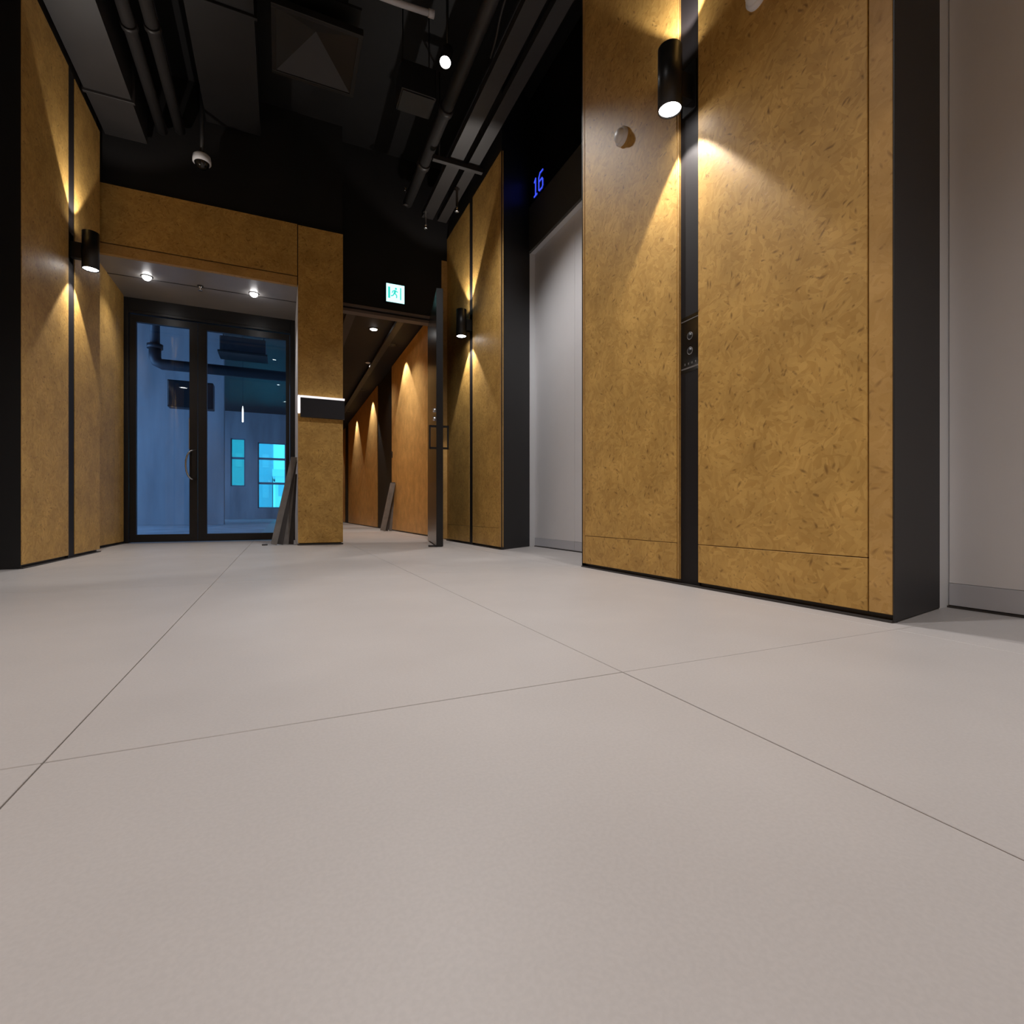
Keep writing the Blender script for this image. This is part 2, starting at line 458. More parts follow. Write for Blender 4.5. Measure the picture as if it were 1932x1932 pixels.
# further left wall along the lobby, out of the frame
wl2 = struct(bx('wall_left', 'reveal', None, -1.95, -1.347, -4.0, 2.30, 0, ZC), 'strand board wall before the recess opposite the lifts')
clad_x(wl2, -1.327, 1, [(1.45, 2.30, 'panel'), (1.34, 1.45, 'strip'), (0.4, 1.34, 'panel'), (-0.6, 0.4, 'panel'), (-2.2, -0.6, 'panel'), (-4.0, -2.2, 'panel')], joint=None)
struct(bx('wall_left_recess', 'black', None, -2.05, -1.95, -4.0, 6.5, 0, ZC), 'black wall at the back of the recess')
struct(bx('wall_back', 'osb', None, -2.05, 2.3, -4.12, -4.0, 0, ZC), 'strand board wall closing the lobby')

# recess wall between left block and glass doors
wrec = struct(bx('wall_left_return', 'reveal', None, -1.95, -1.468, 5.112, 6.36, 0, ZC), 'strand board side of the recess before the glass doors')
clad_x(wrec, -1.448, 1, [(5.124, 6.04, 'panel'), (6.04, 6.335, 'panel')], joint=None, zt=2.52)
bx('base_strip', 'reveal', wrec, -1.468, -1.440, 5.124, 6.34, 0.0, 0.006)

# ------------------------------------------------------------------ end wall: header, pillar, black transom
we = struct(MB().box(-1.95, 0.150, 5.32, 5.36, 2.50, ZC).build('wall_end', 'black', None), 'strand board header and pillar around the glass door recess')
bx('header_board', 'osb', we, -1.45, 0.143, 5.30, 5.32, 2.578, 3.07, 0.0015)
bx('header_lip', 'osb_edge', we, -1.45, 0.143, 5.299, 5.34, 2.482, 2.567, 0.0015)
bx('pillar_core', 'reveal', we, 0.160, 0.548, 5.32, 6.36, 0.0, 3.05)
bx('upper_fill', 'black', we, 0.150, 0.556, 5.33, 5.44, 3.07, ZC)
bx('pillar_board', 'osb', we, 0.150, 0.560, 5.30, 5.32, 0.022, 3.065, 0.0015)
bx('pillar_return', 'white_board', we, 0.148, 0.160, 5.325, 6.36, 0.012, 2.51, 0.001)
bx('pillar_return', 'osb_edge', we, 0.548, 0.560, 5.322, 6.36, 0.022, 3.06)
bx('pillar_base', 'reveal', we, 0.146, 0.562, 5.296, 5.33, 0.0, 0.014)
bx('header_cap', 'black', we, -1.45, 0.56, 5.30, 5.36, 3.075, 3.085)
# soffit over the glass doors
sf = struct(bx('ceiling_soffit', 'soffit', None, -1.47, 0.150, 5.34, 6.46, 2.51, 2.60), 'grey lowered soffit over the glass doors')
bx('soffit_joint', 'reveal', sf, -1.46, 0.146, 5.792, 5.800, 2.506, 2.5101)
# black wall above the corridor opening
wt = struct(bx('wall_transom', 'black', None, 0.560, 1.722, 5.55, 5.63, 2.485, ZC), 'black wall over the corridor opening')
bx('head_bar', 'head', wt, 0.560, 1.637, 5.525, 5.63, 2.455, 2.482, 0.002)
bx('head_bar', 'head', wt, 0.560, 1.637, 5.535, 5.63, 2.405, 2.435, 0.002)
bx('head_recess', 'black', wt, 0.560, 1.637, 5.555, 5.63, 2.435, 2.455)
bx('return_board', 'osb_edge', wt, 1.637, 1.70, 5.535, 5.55, 0.022, 3.13)
bx('door_jamb', 'dark_alu', wt, 1.545, 1.637, 5.55, 5.63, 0.0, 2.405)

# ------------------------------------------------------------------ corridor beyond
XCW = 1.752
wc = struct(bx('wall_corridor_right', 'reveal', None, XCW + 0.02, 1.95, 5.64, 20.0, 0, 2.9), 'orange board corridor wall with black door recesses')
def corr(y0, y1):
    bx('board', 'ply', wc, XCW, XCW + 0.02, y0, y1, 0.02, 2.84, 0.001)
for a, b_ in ((5.64, 6.66), (6.664, 8.95), (10.42, 12.6), (12.604, 15.2), (16.05, 18.0), (18.004, 20.0)):
    corr(a, b_)
for a, b_ in ((8.95, 10.42), (15.2, 16.05)):
    bx('door_panel', 'black', wc, XCW + 0.015, XCW + 0.02, a, b_, 0.0, 2.84)
struct(bx('wall_corridor_left', 'ply', None, 0.44, 0.56, 6.36, 20.0, 0, 2.9), 'orange board wall on the other side of the corridor')
struct(bx('wall_corridor_end', 'black', None, 0.44, 1.95, 20.0, 20.1, 0, 2.9), 'dark end of the corridor')
ccl = struct(bx('ceiling_corridor', 'black', None, 0.44, 1.95, 5.63, 20.1, 2.86, 3.0), 'black corridor ceiling')

# ------------------------------------------------------------------ lift doors
def lift(n, Xf, Xd, y_far, y_near, y_mid, zhead, ztr, label):
    r = struct_root('door_%d' % n, (Xf, (y_far + y_near) / 2, 0), label)
    fr = MB().box(Xf, Xd + 0.06, y_far, y_far + 0.018, 0, zhead).box(Xf, Xd + 0.06, y_near - 0.018, y_near, 0, zhead).box(Xf + 0.01, Xd + 0.06, y_near, y_far, zhead, zhead + 0.02)
    fr.build('frame', 'lift_frame', r)
    for a, b_ in ((y_near + 0.001, y_mid - 0.0015), (y_mid + 0.0015, y_far - 0.003)):
        leaf = bx('door_leaf', 'lift', r, Xd, Xd + 0.035, a, b_, 0.082, zhead - 0.002, 0.0015)
        bx('kick_plate', 'lift_kick', leaf, Xd - 0.0015, Xd + 0.03, a, b_, 0.008, 0.081, 0.001)
    bx('sill', 'reveal', r, Xd - 0.006, Xd + 0.06, y_near, y_far, 0.0, 0.006)
    bx('transom_panel', 'transom', r, Xf - 0.012, Xf + 0.14, y_near, y_far + 0.0, zhead + 0.004, ztr, 0.002)
    bx('fascia_panel', 'gloss_black', r, Xf, Xf + 0.12, y_near, y_far, ztr + 0.004, ZC - 0.01)
    return r
lift(1, 1.99, 2.045, 0.966, -0.414, 0.276, 2.72, 3.14, 'pale steel lift door between black jambs beside the call panel')
lift(2, 2.105, 2.157, 4.262, 2.85, 3.553, 2.72, 3.14, 'pale steel lift door under the blue floor number')

# ------------------------------------------------------------------ glass double door
YD = 6.40
d3 = struct_root('door_3', (-0.66, YD, 0), 'black framed double glass doors to the empty office')
fm = MB().box(-1.466, -1.415, YD - 0.04, YD + 0.06, 0, 2.51).box(0.095, 0.148, YD - 0.04, YD + 0.06, 0, 2.51).box(-1.415, 0.095, YD - 0.04, YD + 0.06, 2.38, 2.51)
fm.build('frame', 'dark_alu', d3, 0.003)
bx('head_rail', 'dark_alu', d3, -1.415, 0.095, YD - 0.055, YD + 0.04, 2.352, 2.378, 0.003)
def leaf(x0, x1, gx0, gx1, zt, zg):
    lf = MB().box(x0, gx0, YD - 0.022, YD + 0.022, 0.008, zt).box(gx1, x1, YD - 0.022, YD + 0.022, 0.008, zt)
    lf.box(gx0, gx1, YD - 0.022, YD + 0.022, zg, zt).box(gx0, gx1, YD - 0.022, YD + 0.022, 0.008, 0.086)
    o = lf.build('door_leaf', 'dark_alu', d3)
    bx('glass_pane', 'glass', o, gx0, gx1, YD - 0.004, YD + 0.004, 0.086, zg)
    return o
lfL = leaf(-1.412, -0.812, -1.353, -0.887, 2.345, 2.275)
lfR = leaf(-0.808, 0.092, -0.725, 0.052, 2.345, 2.275)
# bow handle with its back plate
pts = [Vector((-0.868 + 0.0, YD - 0.024, 0.985)), Vector((-0.878, YD - 0.06, 0.975))]
pts = []
for k in range(15):
    a = -math.pi / 2 + math.pi * k / 14
    pts.append(Vector((-0.852 - 0.062 * math.cos(a), YD - 0.03 - 0.04 * math.cos(a), 0.822 + 0.155 * math.sin(a))))
MB().tube(pts, 0.009, 10).build('bow_handle', 'steel', lfL)
bx('lock_plate', 'dark_alu', lfL, -0.868, -0.822, YD - 0.034, YD - 0.022, 0.68, 0.985, 0.003)
bx('edge_strip', 'steel', lfL, -0.891, -0.885, YD - 0.025, YD - 0.02, 0.99, 1.32)
pts = [p + Vector((0.075, 0, 0)) for p in pts]

# ------------------------------------------------------------------ open corridor door
d4 = struct_root('door_4', (1.53, 5.535, 0), 'black corridor door standing open with square pull handles')
_xf = Matrix.Translation((1.537, 5.53, 0)) @ Matrix.Rotation(math.radians(-10.4), 4, 'Z')
def lp(m, name, mat, parent, bevel=0.0):
    return m.xform(_xf).build(name, mat, parent, bevel)
lf = lp(MB().box(-0.058, 0, -0.995, 0, 0.012, 2.37), 'door_leaf', 'leaf_black', d4, 0.002)
lp(MB().box(-0.060, 0.002, -1.001, -0.995, 0.006, 2.372), 'edge_channel', 'dark_alu', lf, 0.0015)
for s, X0 in ((-1, -0.058), (1, 0.0)):
    xo = X0 + s * 0.062
    a, b_ = sorted((X0, xo)); c_, d_ = sorted((xo - s * 0.014, xo))
    h = MB().box(c_, d_, -0.935, -0.917, 0.905, 1.125).box(a, b_, -0.935, -0.917, 1.107, 1.125).box(a, b_, -0.935, -0.917, 0.905, 0.923)
    lp(h, 'pull_handle', 'lamp_black', lf)
for z in (1.28, 1.20):
    lp(MB().lathe((-0.058, -0.845, z), (-1, 0, 0), [(0, 0.022), (0.016, 0.022), (0.019, 0.018), (0.019, 0)], 16), 'lock_cylinder', 'steel', lf)
lp(MB().box(-0.13, -0.058, -0.985, -0.95, 0.002, 0.016), 'drop_bolt', 'dark_alu', lf, 0.002)

# ------------------------------------------------------------------ wall cylinder lights
def sconce(x, y, wallx, sgn, label):
    """sgn: direction from the lamp to its wall"""
    zb, zt_, r = 2.028, 2.288, 0.05
    t = thing('wall_lamp', (x, y, zb), label, 'wall lamp', 'black cylinder up and down wall lamps')
    MB().lathe((x, y, zb), (0, 0, 1), [(r - 0.005, 0.03), (r - 0.004, 0), (r, 0), (r, zt_ - zb), (r - 0.004, zt_ - zb), (r - 0.005, zt_ - zb - 0.03)], 40).build('body', 'lamp_black', t)
    for z, nm in ((zb + 0.006, 'lens'), (zt_ - 0.006, 'lens')):
        MB().lathe((x, y, z), (0, 0, 1), [(0, 0), (r - 0.005, 0), (r - 0.005, 0.003), (0, 0.003)], 40).build(nm, 'lens', t)
    a, b_ = sorted((x + sgn * (r - 0.004), wallx))
    bx('bracket', 'lamp_black', t, a, b_, y - 0.022, y + 0.022, 2.09, 2.20, 0.002)
    a, b_ = sorted((wallx - sgn * 0.012, wallx))
    bx('back_plate', 'lamp_black', t, a, b_, y - 0.04, y + 0.04, 2.05, 2.26, 0.002)
    spot('lamp_light', t, (x, y, zb - 0.004), (0, 0, -1), SCONCE_W, 84, 0.22, 0.012, (1.0, 0.94, 0.88))
    spot('lamp_light', t, (x, y, zt_ + 0.004), (0, 0, 1), SCONCE_W * 0.8, 84, 0.22, 0.012, (1.0, 0.94, 0.88))
    return t
sconce(1.508, 1.708, 1.624, 1, 'black cylinder wall lamp above the lift call panel')
sconce(1.602, 4.745, 1.716, 1, 'black cylinder wall lamp beside the open corridor door')
sconce(-1.222, 4.512, -1.343, -1, 'black cylinder wall lamp beside the glass door recess')

# ------------------------------------------------------------------ lift call panel on the black strip
cp = thing('call_panel', (1.622, 1.708, 0.93), 'black lift call panel set in the strip between strand boards', 'call panel')
bx('face_plate', 'gloss_black', cp, 1.6195, 1.625, 1.654, 1.762, 0.93, 1.175)
bx('border', 'mark', cp, 1.6185, 1.6197, 1.656, 1.760, 0.945, 0.951)
bx('border', 'mark', cp, 1.6185, 1.6197, 1.656, 1.760, 1.155, 1.159)
for z in (1.085, 1.020):
    MB().lathe((1.6197, 1.708, z), (-1, 0, 0), [(0.014, 0), (0.014, 0.0015), (0.0165, 0.0015), (0.0165, 0)], 24).build('button_ring', 'mark', cp)
    MB().lathe((1.6197, 1.708, z), (-1, 0, 0), [(0, 0.001), (0.0135, 0.001), (0.0135, 0)], 24).build('button', 'lamp_black', cp)
for k in range(4):
    bx('mark', 'mark', cp, 1.6188, 1.6197, 1.672 + 0.021 * k, 1.678 + 0.021 * k, 0.962, 0.971)

# white round sensors on the board
for px, py, lab in ((1175, 258, 'white round wall sensor near the board edge by the far lift'), (1430, -8, 'white round wall sensor above the wide strand board')):
    p = at_x(px, py, 1.608)
    t = thing('wall_sensor', p, lab, 'sensor', 'white round wall sensors')
    MB().lathe(p, (-1, 0, 0), [(0.045, 0), (0.045, 0.012), (0.040, 0.018), (0.034, 0.020)], 32).build('base', 'white', t)
    MB().lathe(p, (-1, 0, 0), [(0.034, 0.0195), (0.030, 0.032), (0.018, 0.040), (0, 0.042)], 32).build('dome', 'white', t)

# ------------------------------------------------------------------ floor number display "16"
def stroke(m, seq, X, w=0.014):
    for (y0, z0), (y1, z1) in zip(seq, seq[1:]):
        d = Vector((0, y1 - y0, z1 - z0)).normalized(); n = Vector((0, -d.z, d.y)) * w / 2; e = d * w / 2
        a, b_ = Vector((X, y0, z0)) - e, Vector((X, y1, z1)) + e
        q = [a - n, a + n, b_ + n, b_ - n]
        m.faces([*q, *[v + Vector((0.003, 0, 0)) for v in q]], [(0, 1, 2, 3), (7, 6, 5, 4), (0, 4, 5, 1), (1, 5, 6, 2), (2, 6, 7, 3), (3, 7, 4, 0)])
dsp = thing('floor_display', (2.10, 4.085, 3.2), 'blue lit floor number 16 on the black lift fascia', 'display')
pd1 = at_x(1010, 358, 2.100); pd6 = at_x(1018.5, 343, 2.100)
zc = 3.262
m1 = MB(); yc = pd1.y
stroke(m1, [(yc + 0.022, zc + 0.055), (yc, zc + 0.075), (yc, zc - 0.075)], 2.1); stroke(m1, [(yc + 0.024, zc - 0.075), (yc - 0.024, zc - 0.075)], 2.1)
m1.build('digit', 'blue_led', dsp)
m6 = MB(); yc = pd6.y - 0.012
stroke(m6, [(yc - 0.036, zc + 0.075), (yc + 0.012, zc + 0.075), (yc + 0.036, zc + 0.045), (yc + 0.036, zc - 0.06), (yc + 0.02, zc - 0.075), (yc - 0.024, zc - 0.075), (yc - 0.038, zc - 0.06), (yc - 0.038, zc - 0.01), (yc - 0.024, zc + 0.008), (yc + 0.03, zc + 0.008)], 2.1)
m6.build('digit', 'blue_led', dsp)

# ------------------------------------------------------------------ exit sign
ex = thing('exit_sign', (1.078, 5.345, 2.47), 'glowing green and white running-man exit sign on the black wall', 'exit sign')
bx('case', 'lamp_black', ex, 0.972, 1.184, 5.325, 5.36, 2.472, 2.684, 0.003)
bx('light_panel', 'sign_white', ex, 0.982, 1.174, 5.321, 5.326, 2.482, 2.674)
bx('door_mark', 'sign_green', ex, 1.000, 1.022, 5.3185, 5.3212, 2.520, 2.640)
bx('door_mark', 'sign_green', ex, 1.128, 1.140, 5.3185, 5.3212, 2.515, 2.645)
mm = MB().lathe((1.083, 5.3212, 2.628), (0, -1, 0), [(0.011, 0), (0.011, 0.0027), (0, 0.0027)], 16)
def bar2(m, x0, z0, x1, z1, w):
    d = Vector((x1 - x0, 0, z1 - z0)).normalized(); n = Vector((-d.z, 0, d.x)) * w / 2
    a, b_ = Vector((x0, 5.3185, z0)), Vector((x1, 5.3185, z1))
    q = [a - n, a + n, b_ + n, b_ - n]
    m.faces([*q, *[v + Vector((0, 0.0027, 0)) for v in q]], [(0, 1, 2, 3), (7, 6, 5, 4), (0, 4, 5, 1), (1, 5, 6, 2), (2, 6, 7, 3), (3, 7, 4, 0)])
bar2(mm, 1.078, 2.612, 1.068, 2.575, 0.022)
bar2(mm, 1.078, 2.608, 1.104, 2.592, 0.010); bar2(mm, 1.078, 2.608, 1.050, 2.600, 0.010); bar2(mm, 1.050, 2.600, 1.044, 2.578, 0.010)
bar2(mm, 1.068, 2.578, 1.092, 2.558, 0.012); bar2(mm, 1.092, 2.558, 1.090, 2.530, 0.011)
bar2(mm, 1.066, 2.578, 1.052, 2.552, 0.012); bar2(mm, 1.052, 2.552, 1.030, 2.545, 0.011)
mm.build('running_figure', 'sign_green', ex)
ex.location += Vector((0.041, 0.192, 0.083))

# ------------------------------------------------------------------ black band with light strip on the pillar
pb = thing('pillar_sign', (0.355, 5.28, 1.225), 'navy black sign band with white lit top edge on the pillar', 'sign')
bx('panel', 'navy', pb, 0.170, 0.572, 5.262, 5.30, 1.228, 1.412, 0.002)
bx('light_strip', 'led_white', pb, 0.170, 0.572, 5.262, 5.30, 1.414, 1.432)
bx('end_cap', 'led_white', pb, 0.146, 0.169, 5.262, 5.30, 1.262, 1.434, 0.006)

# ------------------------------------------------------------------ recessed downlights, sprinkler in the soffit
for px, py, lab in ((277, 522, 'small lit soffit downlight above the narrower glass door'), (479, 554, 'small lit soffit downlight above the wider glass door')):
    p = at_z(px, py, 2.508)
    t = thing('downlight', (p.x, p.y, 2.50), lab, 'downlight', 'downlights in the soffit over the glass doors')
    MB().lathe((p.x, p.y, 2.511), (0, 0, -1), [(0.036, 0), (0.048, 0), (0.048, 0.004), (0.038, 0.007), (0.036, 0.003)], 28).build('trim_ring', 'duct', t)
    MB().lathe((p.x, p.y, 2.511), (0, 0, -1), [(0.036, 0), (0.036, 0.010), (0.031, 0.024), (0.018, 0.034), (0, 0.037)], 28).build('lens', 'lens', t)
    spot('lamp_light', t, (p.x, p.y, 2.468), (0, 0, -1), 18, 120, 0.8, 0.03)
def sprinkler(p, ztop, label, group, lit='steel'):
    t = thing('sprinkler', p, label, 'sprinkler', group)
    L_ = ztop - p.z
    MB().lathe((p.x, p.y, ztop), (0, 0, -1), [(0.028, 0), (0.028, 0.004), (0.011, 0.010), (0.011, max(0.012, L_ - 0.045))], 18).build('stem', 'duct', t)
    MB().lathe((p.x, p.y, p.z + 0.048), (0, 0, -1), [(0.011, 0), (0.014, 0.008), (0.009, 0.018), (0.004, 0.03), (0.004, 0.042)], 14).build('head', lit, t)
    MB().lathe((p.x, p.y, p.z + 0.006), (0, 0, -1), [(0, 0), (0.020, 0), (0.020, 0.003), (0, 0.003)], 18).build('deflector', lit, t)
    return t
p = at_z(378, 549, 2.46)
sprinkler(p, 2.51, 'small sprinkler head between the soffit downlights', 'sprinklers')

# ------------------------------------------------------------------ ceiling spotlights
def ceiling_spot(x, y, z, aim, label, k=1.0):
    t = thing('ceiling_spotlight', (x, y, z), label, 'spotlight', 'ceiling spotlights along the lobby')
    d = Vector(aim).normalized(); c = Vector((x, y, z))
    r = 0.04
    MB().lathe(c, -d, [(r - 0.004, 0.02), (r - 0.003, 0), (r, 0), (r, 0.17), (r - 0.01, 0.18), (0, 0.18)], 32).build('body', 'lamp_black', t)
    MB().lathe(c, -d, [(0, 0.004), (r - 0.004, 0.004), (r - 0.004, 0.008), (0, 0.008)], 32).build('lens', 'lens', t)
    top = c - d * 0.15
    MB().tube([top, Vector((top.x, top.y, ZC))], 0.009, 10).build('stem', 'lamp_black', t)
    spot('lamp_light', t, c + d * 0.004, (0, 0, -1), SPOT_W * k, 112, 0.6, 0.05, (1.0, 0.97, 0.955))
    return t
p = at_z(840, 118, 3.39)
ceiling_spot(p.x, p.y, p.z, (-0.25, -0.45, -1), 'bright black spotlight tilted down beside the ceiling control box', 1.4)
for x, y, k in ((-0.12, 1.4, 1.0), (-0.05, -0.8, 1.3), (0.1, -2.8, 1.1)):
    ceiling_spot(x, y, 3.39, (0, 0, -1), 'black cylinder spotlight hung straight down over the open lobby floor', k)

# ------------------------------------------------------------------ exposed services
dl = thing('air_duct', (-1.19, 2.4, 3.45), 'dark grey rectangular air duct along the panelled wall', 'duct')
bx('duct_body', 'duct', dl, -1.325, -1.035, 0.4, 5.25, 3.45, 3.80)
for y in (1.25, 3.0, 4.75):
    bx('flange', 'duct', dl, -1.34, -1.015, y - 0.012, y + 0.012, 3.43, 3.82, 0.002)
dm = thing('air_duct', (-0.38, 2.8, 3.78), 'wide black air duct over the middle of the lobby', 'duct')
bx('duct_body', 'duct_black', dm, -0.60, -0.17, 0.4, 5.25, 3.78, 4.10)
for y in (1.2, 2.6, 4.0):
    bx('flange', 'duct_black', dm, -0.62, -0.15, y - 0.012, y + 0.012, 3.76, 4.12, 0.002)
for x, z, lab in ((-0.93, 3.60, 'dark grey round pipe next to the flanged grey duct'), (-0.80, 3.64, 'dark grey round pipe on the far side of its twin from the flanged duct')):
    pt = thing('pipe', (x, 3.5, z), lab, 'pipe', 'twin ceiling pipes')
    MB().tube([(x, 1.2, z), (x, 5.25, z)], 0.042, 18).build('pipe_run', 'duct', pt)
    for y in (2.4, 4.2):
        MB().tube([(x, y - 0.02, z), (x, y + 0.02, z)], 0.052, 18).build('coupling', 'duct', pt)
        MB().tube([(x, y, z + 0.05), (x, y, ZC)], 0.005, 6).build('hanger', 'duct', pt)
# four-way diffuser
df = thing('air_diffuser', (0.23, 3.93, 3.6), 'square black four-way air diffuser under the ceiling', 'air diffuser')
x0, x1, y0, y1, zf = -0.06, 0.52, 3.64, 4.22, 3.60
MB().box(x0, x1, y0, y0 + 0.03, zf, zf + 0.05).box(x0, x1, y1 - 0.03, y1, zf, zf + 0.05).box(x0, x0 + 0.03, y0 + 0.03, y1 - 0.03, zf, zf + 0.05).box(x1 - 0.03, x1, y0 + 0.03, y1 - 0.03, zf, zf + 0.05).build('frame', 'duct_black', df, 0.002)
cx, cy = (x0 + x1) / 2, (y0 + y1) / 2
zt_ = zf + 0.17
cs = [(x0 + .03, y0 + .03, zf + .01), (x1 - .03, y0 + .03, zf + .01), (x1 - .03, y1 - .03, zf + .01), (x0 + .03, y1 - .03, zf + .01)]
for k in range(4):
    a, b_ = Vector(cs[k]), Vector(cs[(k + 1) % 4]); ap = Vector((cx, cy, zt_)); up = Vector((0, 0, 0.006))
    MB().faces([a, b_, ap, a + up, b_ + up, ap + up], [(0, 1, 2), (5, 4, 3), (0, 3, 4, 1), (1, 4, 5, 2), (2, 5, 3, 0)]).build('blade', 'duct', df)
bx('neck', 'duct_black', df, cx - 0.2, cx + 0.2, cy - 0.2, cy + 0.2, zt_ + 0.02, ZC)
bx('collar', 'duct_black', df, x0 + 0.01, x1 - 0.01, y0 + 0.01, y1 - 0.01, zt_ + 0.012, zt_ + 0.03)
# hung control box
p = at_z(785, 190, 3.42)
jb = thing('control_box', (p.x, p.y, 3.40), 'black control box hung from the ceiling beside the spotlight', 'box')
bx('case', 'lamp_black', jb, p.x - 0.13, p.x + 0.13, p.y - 0.10, p.y + 0.12, 3.40, 3.62, 0.004)
bx('lid', 'lamp_black', jb, p.x - 0.12, p.x + 0.12, p.y - 0.09, p.y + 0.11, 3.392, 3.40, 0.002)
for dx in (-0.1, 0.1):
    MB().tube([(p.x + dx, p.y, 3.62), (p.x + dx, p.y, ZC)], 0.005, 6).build('hanger', 'duct_black', jb)
# cable trays and service pipe over the lift side
for X0, X1, lab in ((1.355, 1.465, 'dark cable tray in the middle of the overhead run'), (1.525, 1.615, 'dark cable tray close to the lift wall panels')):
    ct = thing('cable_tray', ((X0 + X1) / 2, 3, 3.42), lab, 'cable tray', 'overhead cable trays')
    bx('tray_bed', 'duct', ct, X0, X1, 0.2, 5.30, 3.42, 3.426)
    bx('side_rail', 'duct', ct, X0 - 0.004, X0, 0.2, 5.30, 3.42, 3.48)
    bx('side_rail', 'duct', ct, X1, X1 + 0.004, 0.2, 5.30, 3.42, 3.48)
sp_ = thing('pipe', (1.19, 3, 3.5), 'dark grey service pipe beside the cable trays', 'pipe')
MB().tube([(1.19, 0.4, 3.50), (1.19, 5.25, 3.50)], 0.048, 18).build('pipe_run', 'duct', sp_)
for y in (1.6, 3.9, 4.6):
    MB().tube([(1.19, y - 0.03, 3.50), (1.19, y + 0.03, 3.50)], 0.060, 18).build('coupling', 'duct', sp_)
for y, lab in ((4.33, 'dark cross bracket under the cable trays near the far panels'), (1.9, 'dark cross bracket under the cable trays above the call panel wall')):
    br = thing('tray_bracket', (1.42, y, 3.37), lab, 'bracket', 'cable tray brackets')
    bx('channel', 'duct', br, 1.20, 1.66, y - 0.02, y + 0.02, 3.375, 3.415, 0.002)
    for x in (1.26, 1.635):
        MB().tube([(x, y, 3.41), (x, y, ZC)], 0.006, 8).build('rod', 'duct', br)
cd = thing('conduit', (0.75, 3.4, 3.70), 'pale grey short conduit over the diffuser', 'conduit')
MB().tube([(0.42, 3.42, 3.70), (0.70, 3.41, 3.70), (0.95, 3.39, 3.70)], 0.020, 14).build('tube', 'lift_kick', cd)
MB().tube([(0.91, 3.393, 3.70), (0.95, 3.39, 3.70)], 0.025, 14).build('end_sleeve', 'lift_kick', cd)
# loose cable
pts = [Vector((1.252, 2.70, 3.53)), Vector((1.262, 2.86, 3.50)), Vector((1.28, 3.02, 3.485)), Vector((1.31, 3.16, 3.485)), Vector((1.335, 3.32, 3.492))]
fine = []
for i in range(len(pts) - 1):
    a = pts[max(i - 1, 0)]; b_ = pts[i]; c_ = pts[i + 1]; d_ = pts[min(i + 2, len(pts) - 1)]
    for k in range(6):
        t = k / 6
        fine.append(0.5 * ((2 * b_) + (c_ - a) * t + (2 * a - 5 * b_ + 4 * c_ - d_) * t * t + (3 * b_ - a - 3 * c_ + d_) * t ** 3))
fine.append(pts[-1])
tag(MB().tube(fine, 0.008, 8).build('loose_cable', 'duct', None), 'grey loose cable sagging from the service pipe to the tray', 'cable')
# sprinklers on the overhead pipes
p = at_x(862, 400, 1.54); sprinkler(p, 3.42, 'sprinkler hanging in front of the far panel top', 'sprinklers')
p = at_y(803, 432, 5.2); sprinkler(p, 3.42, 'sprinkler at the far end of the cable tray', 'sprinklers')
p = at_x(765, 362, 1.16); sprinkler(p, 3.451, 'sprinkler under the service pipe end', 'sprinklers')
# dome camera
p = at_z(381, 312, 3.29)
dc = thing('dome_camera', p, 'white dome security camera hanging from the dark ceiling', 'camera')
MB().lathe((p.x, p.y, p.z + 0.075), (0, 0, -1), [(0, -0.015), (0.05, -0.015), (0.066, 0), (0.070, 0.03), (0.070, 0.055), (0.058, 0.058)], 32).build('housing', 'white', dc)
MB().lathe((p.x, p.y, p.z + 0.018), (0, 0, -1), [(0.058, 0), (0.050, 0.028), (0.030, 0.048), (0, 0.056)], 28).build('dome', 'gloss_black', dc)
MB().tube([(p.x, p.y, p.z + 0.09), (p.x, p.y, ZC)], 0.016, 12).build('drop_pole', 'lamp_black', dc)

# ------------------------------------------------------------------ leaning planks
def plank(xf, xt, zt2, y, w, th, mat, label, group):
    """board standing on one corner, leaning sideways: its broad face looks down the lobby, its upper corner rests at xt"""
    a = math.atan2(xt - xf, zt2); d = Vector((math.sin(a), 0, math.cos(a))); n = Vector((-math.cos(a), 0, math.sin(a)))
    L_ = math.hypot(xt - xf, zt2) - 0.004
    foot = Vector((xf, y, 0.001)); q = []
    for p_ in (foot, foot + n * w, foot + n * w + d * (L_ - 0.01), foot + d * L_):
        q.append(p_)
    m = MB().faces([*q, *[v + Vector((0, th, 0)) for v in q]], [(0, 1, 2, 3), (7, 6, 5, 4), (0, 4, 5, 1), (1, 5, 6, 2), (2, 6, 7, 3), (3, 7, 4, 0)])
    return tag(m.build('plank', mat, None, 0.0012), label, 'plank', group)
G1 = 'planks leaning on the pillar side'
plank(-0.035, 0.147, 0.86, 5.44, 0.055, 0.014, 'plank', 'front grey-brown plank leaning on the pillar side by the glass doors', G1)
plank(0.020, 0.147, 0.82, 5.462, 0.060, 0.014, 'plank_edge', 'dark second plank leaning on the pillar side by the glass doors', G1)
plank(0.070, 0.147, 0.84, 5.484, 0.060, 0.014, 'plank', 'third plank leaning on the pillar side behind the dark one', G1)
plank(0.115, 0.147, 0.70, 5.506, 0.060, 0.014, 'plank_edge', 'short hindmost plank leaning on the pillar side nearest the glass', G1)
tag(bx('offcut', 'plank_edge', None, -0.165, -0.115, 5.42, 5.47, 0.0, 0.012, 0.002), 'small dark offcut lying at the foot of the leaning planks', 'offcut')
G2 = 'planks leaning on the corridor wall'
plank(1.58, 1.750, 0.80, 8.60, 0.085, 0.02, 'plank', 'front grey plank leaning on the orange corridor wall', G2)
plank(1.63, 1.750, 0.82, 8.63, 0.070, 0.02, 'plank_edge', 'dark plank leaning on the orange corridor wall behind the grey one', G2)
plank(1.70, 1.750, 0.76, 8.66, 0.050, 0.02, 'plank', 'steep third plank leaning on the orange corridor wall', G2)
p = at_x(740, 858, XCW)
sw = thing('wall_switch', (XCW, p.y, p.z), 'small dark wall switch on the orange corridor board', 'switch')
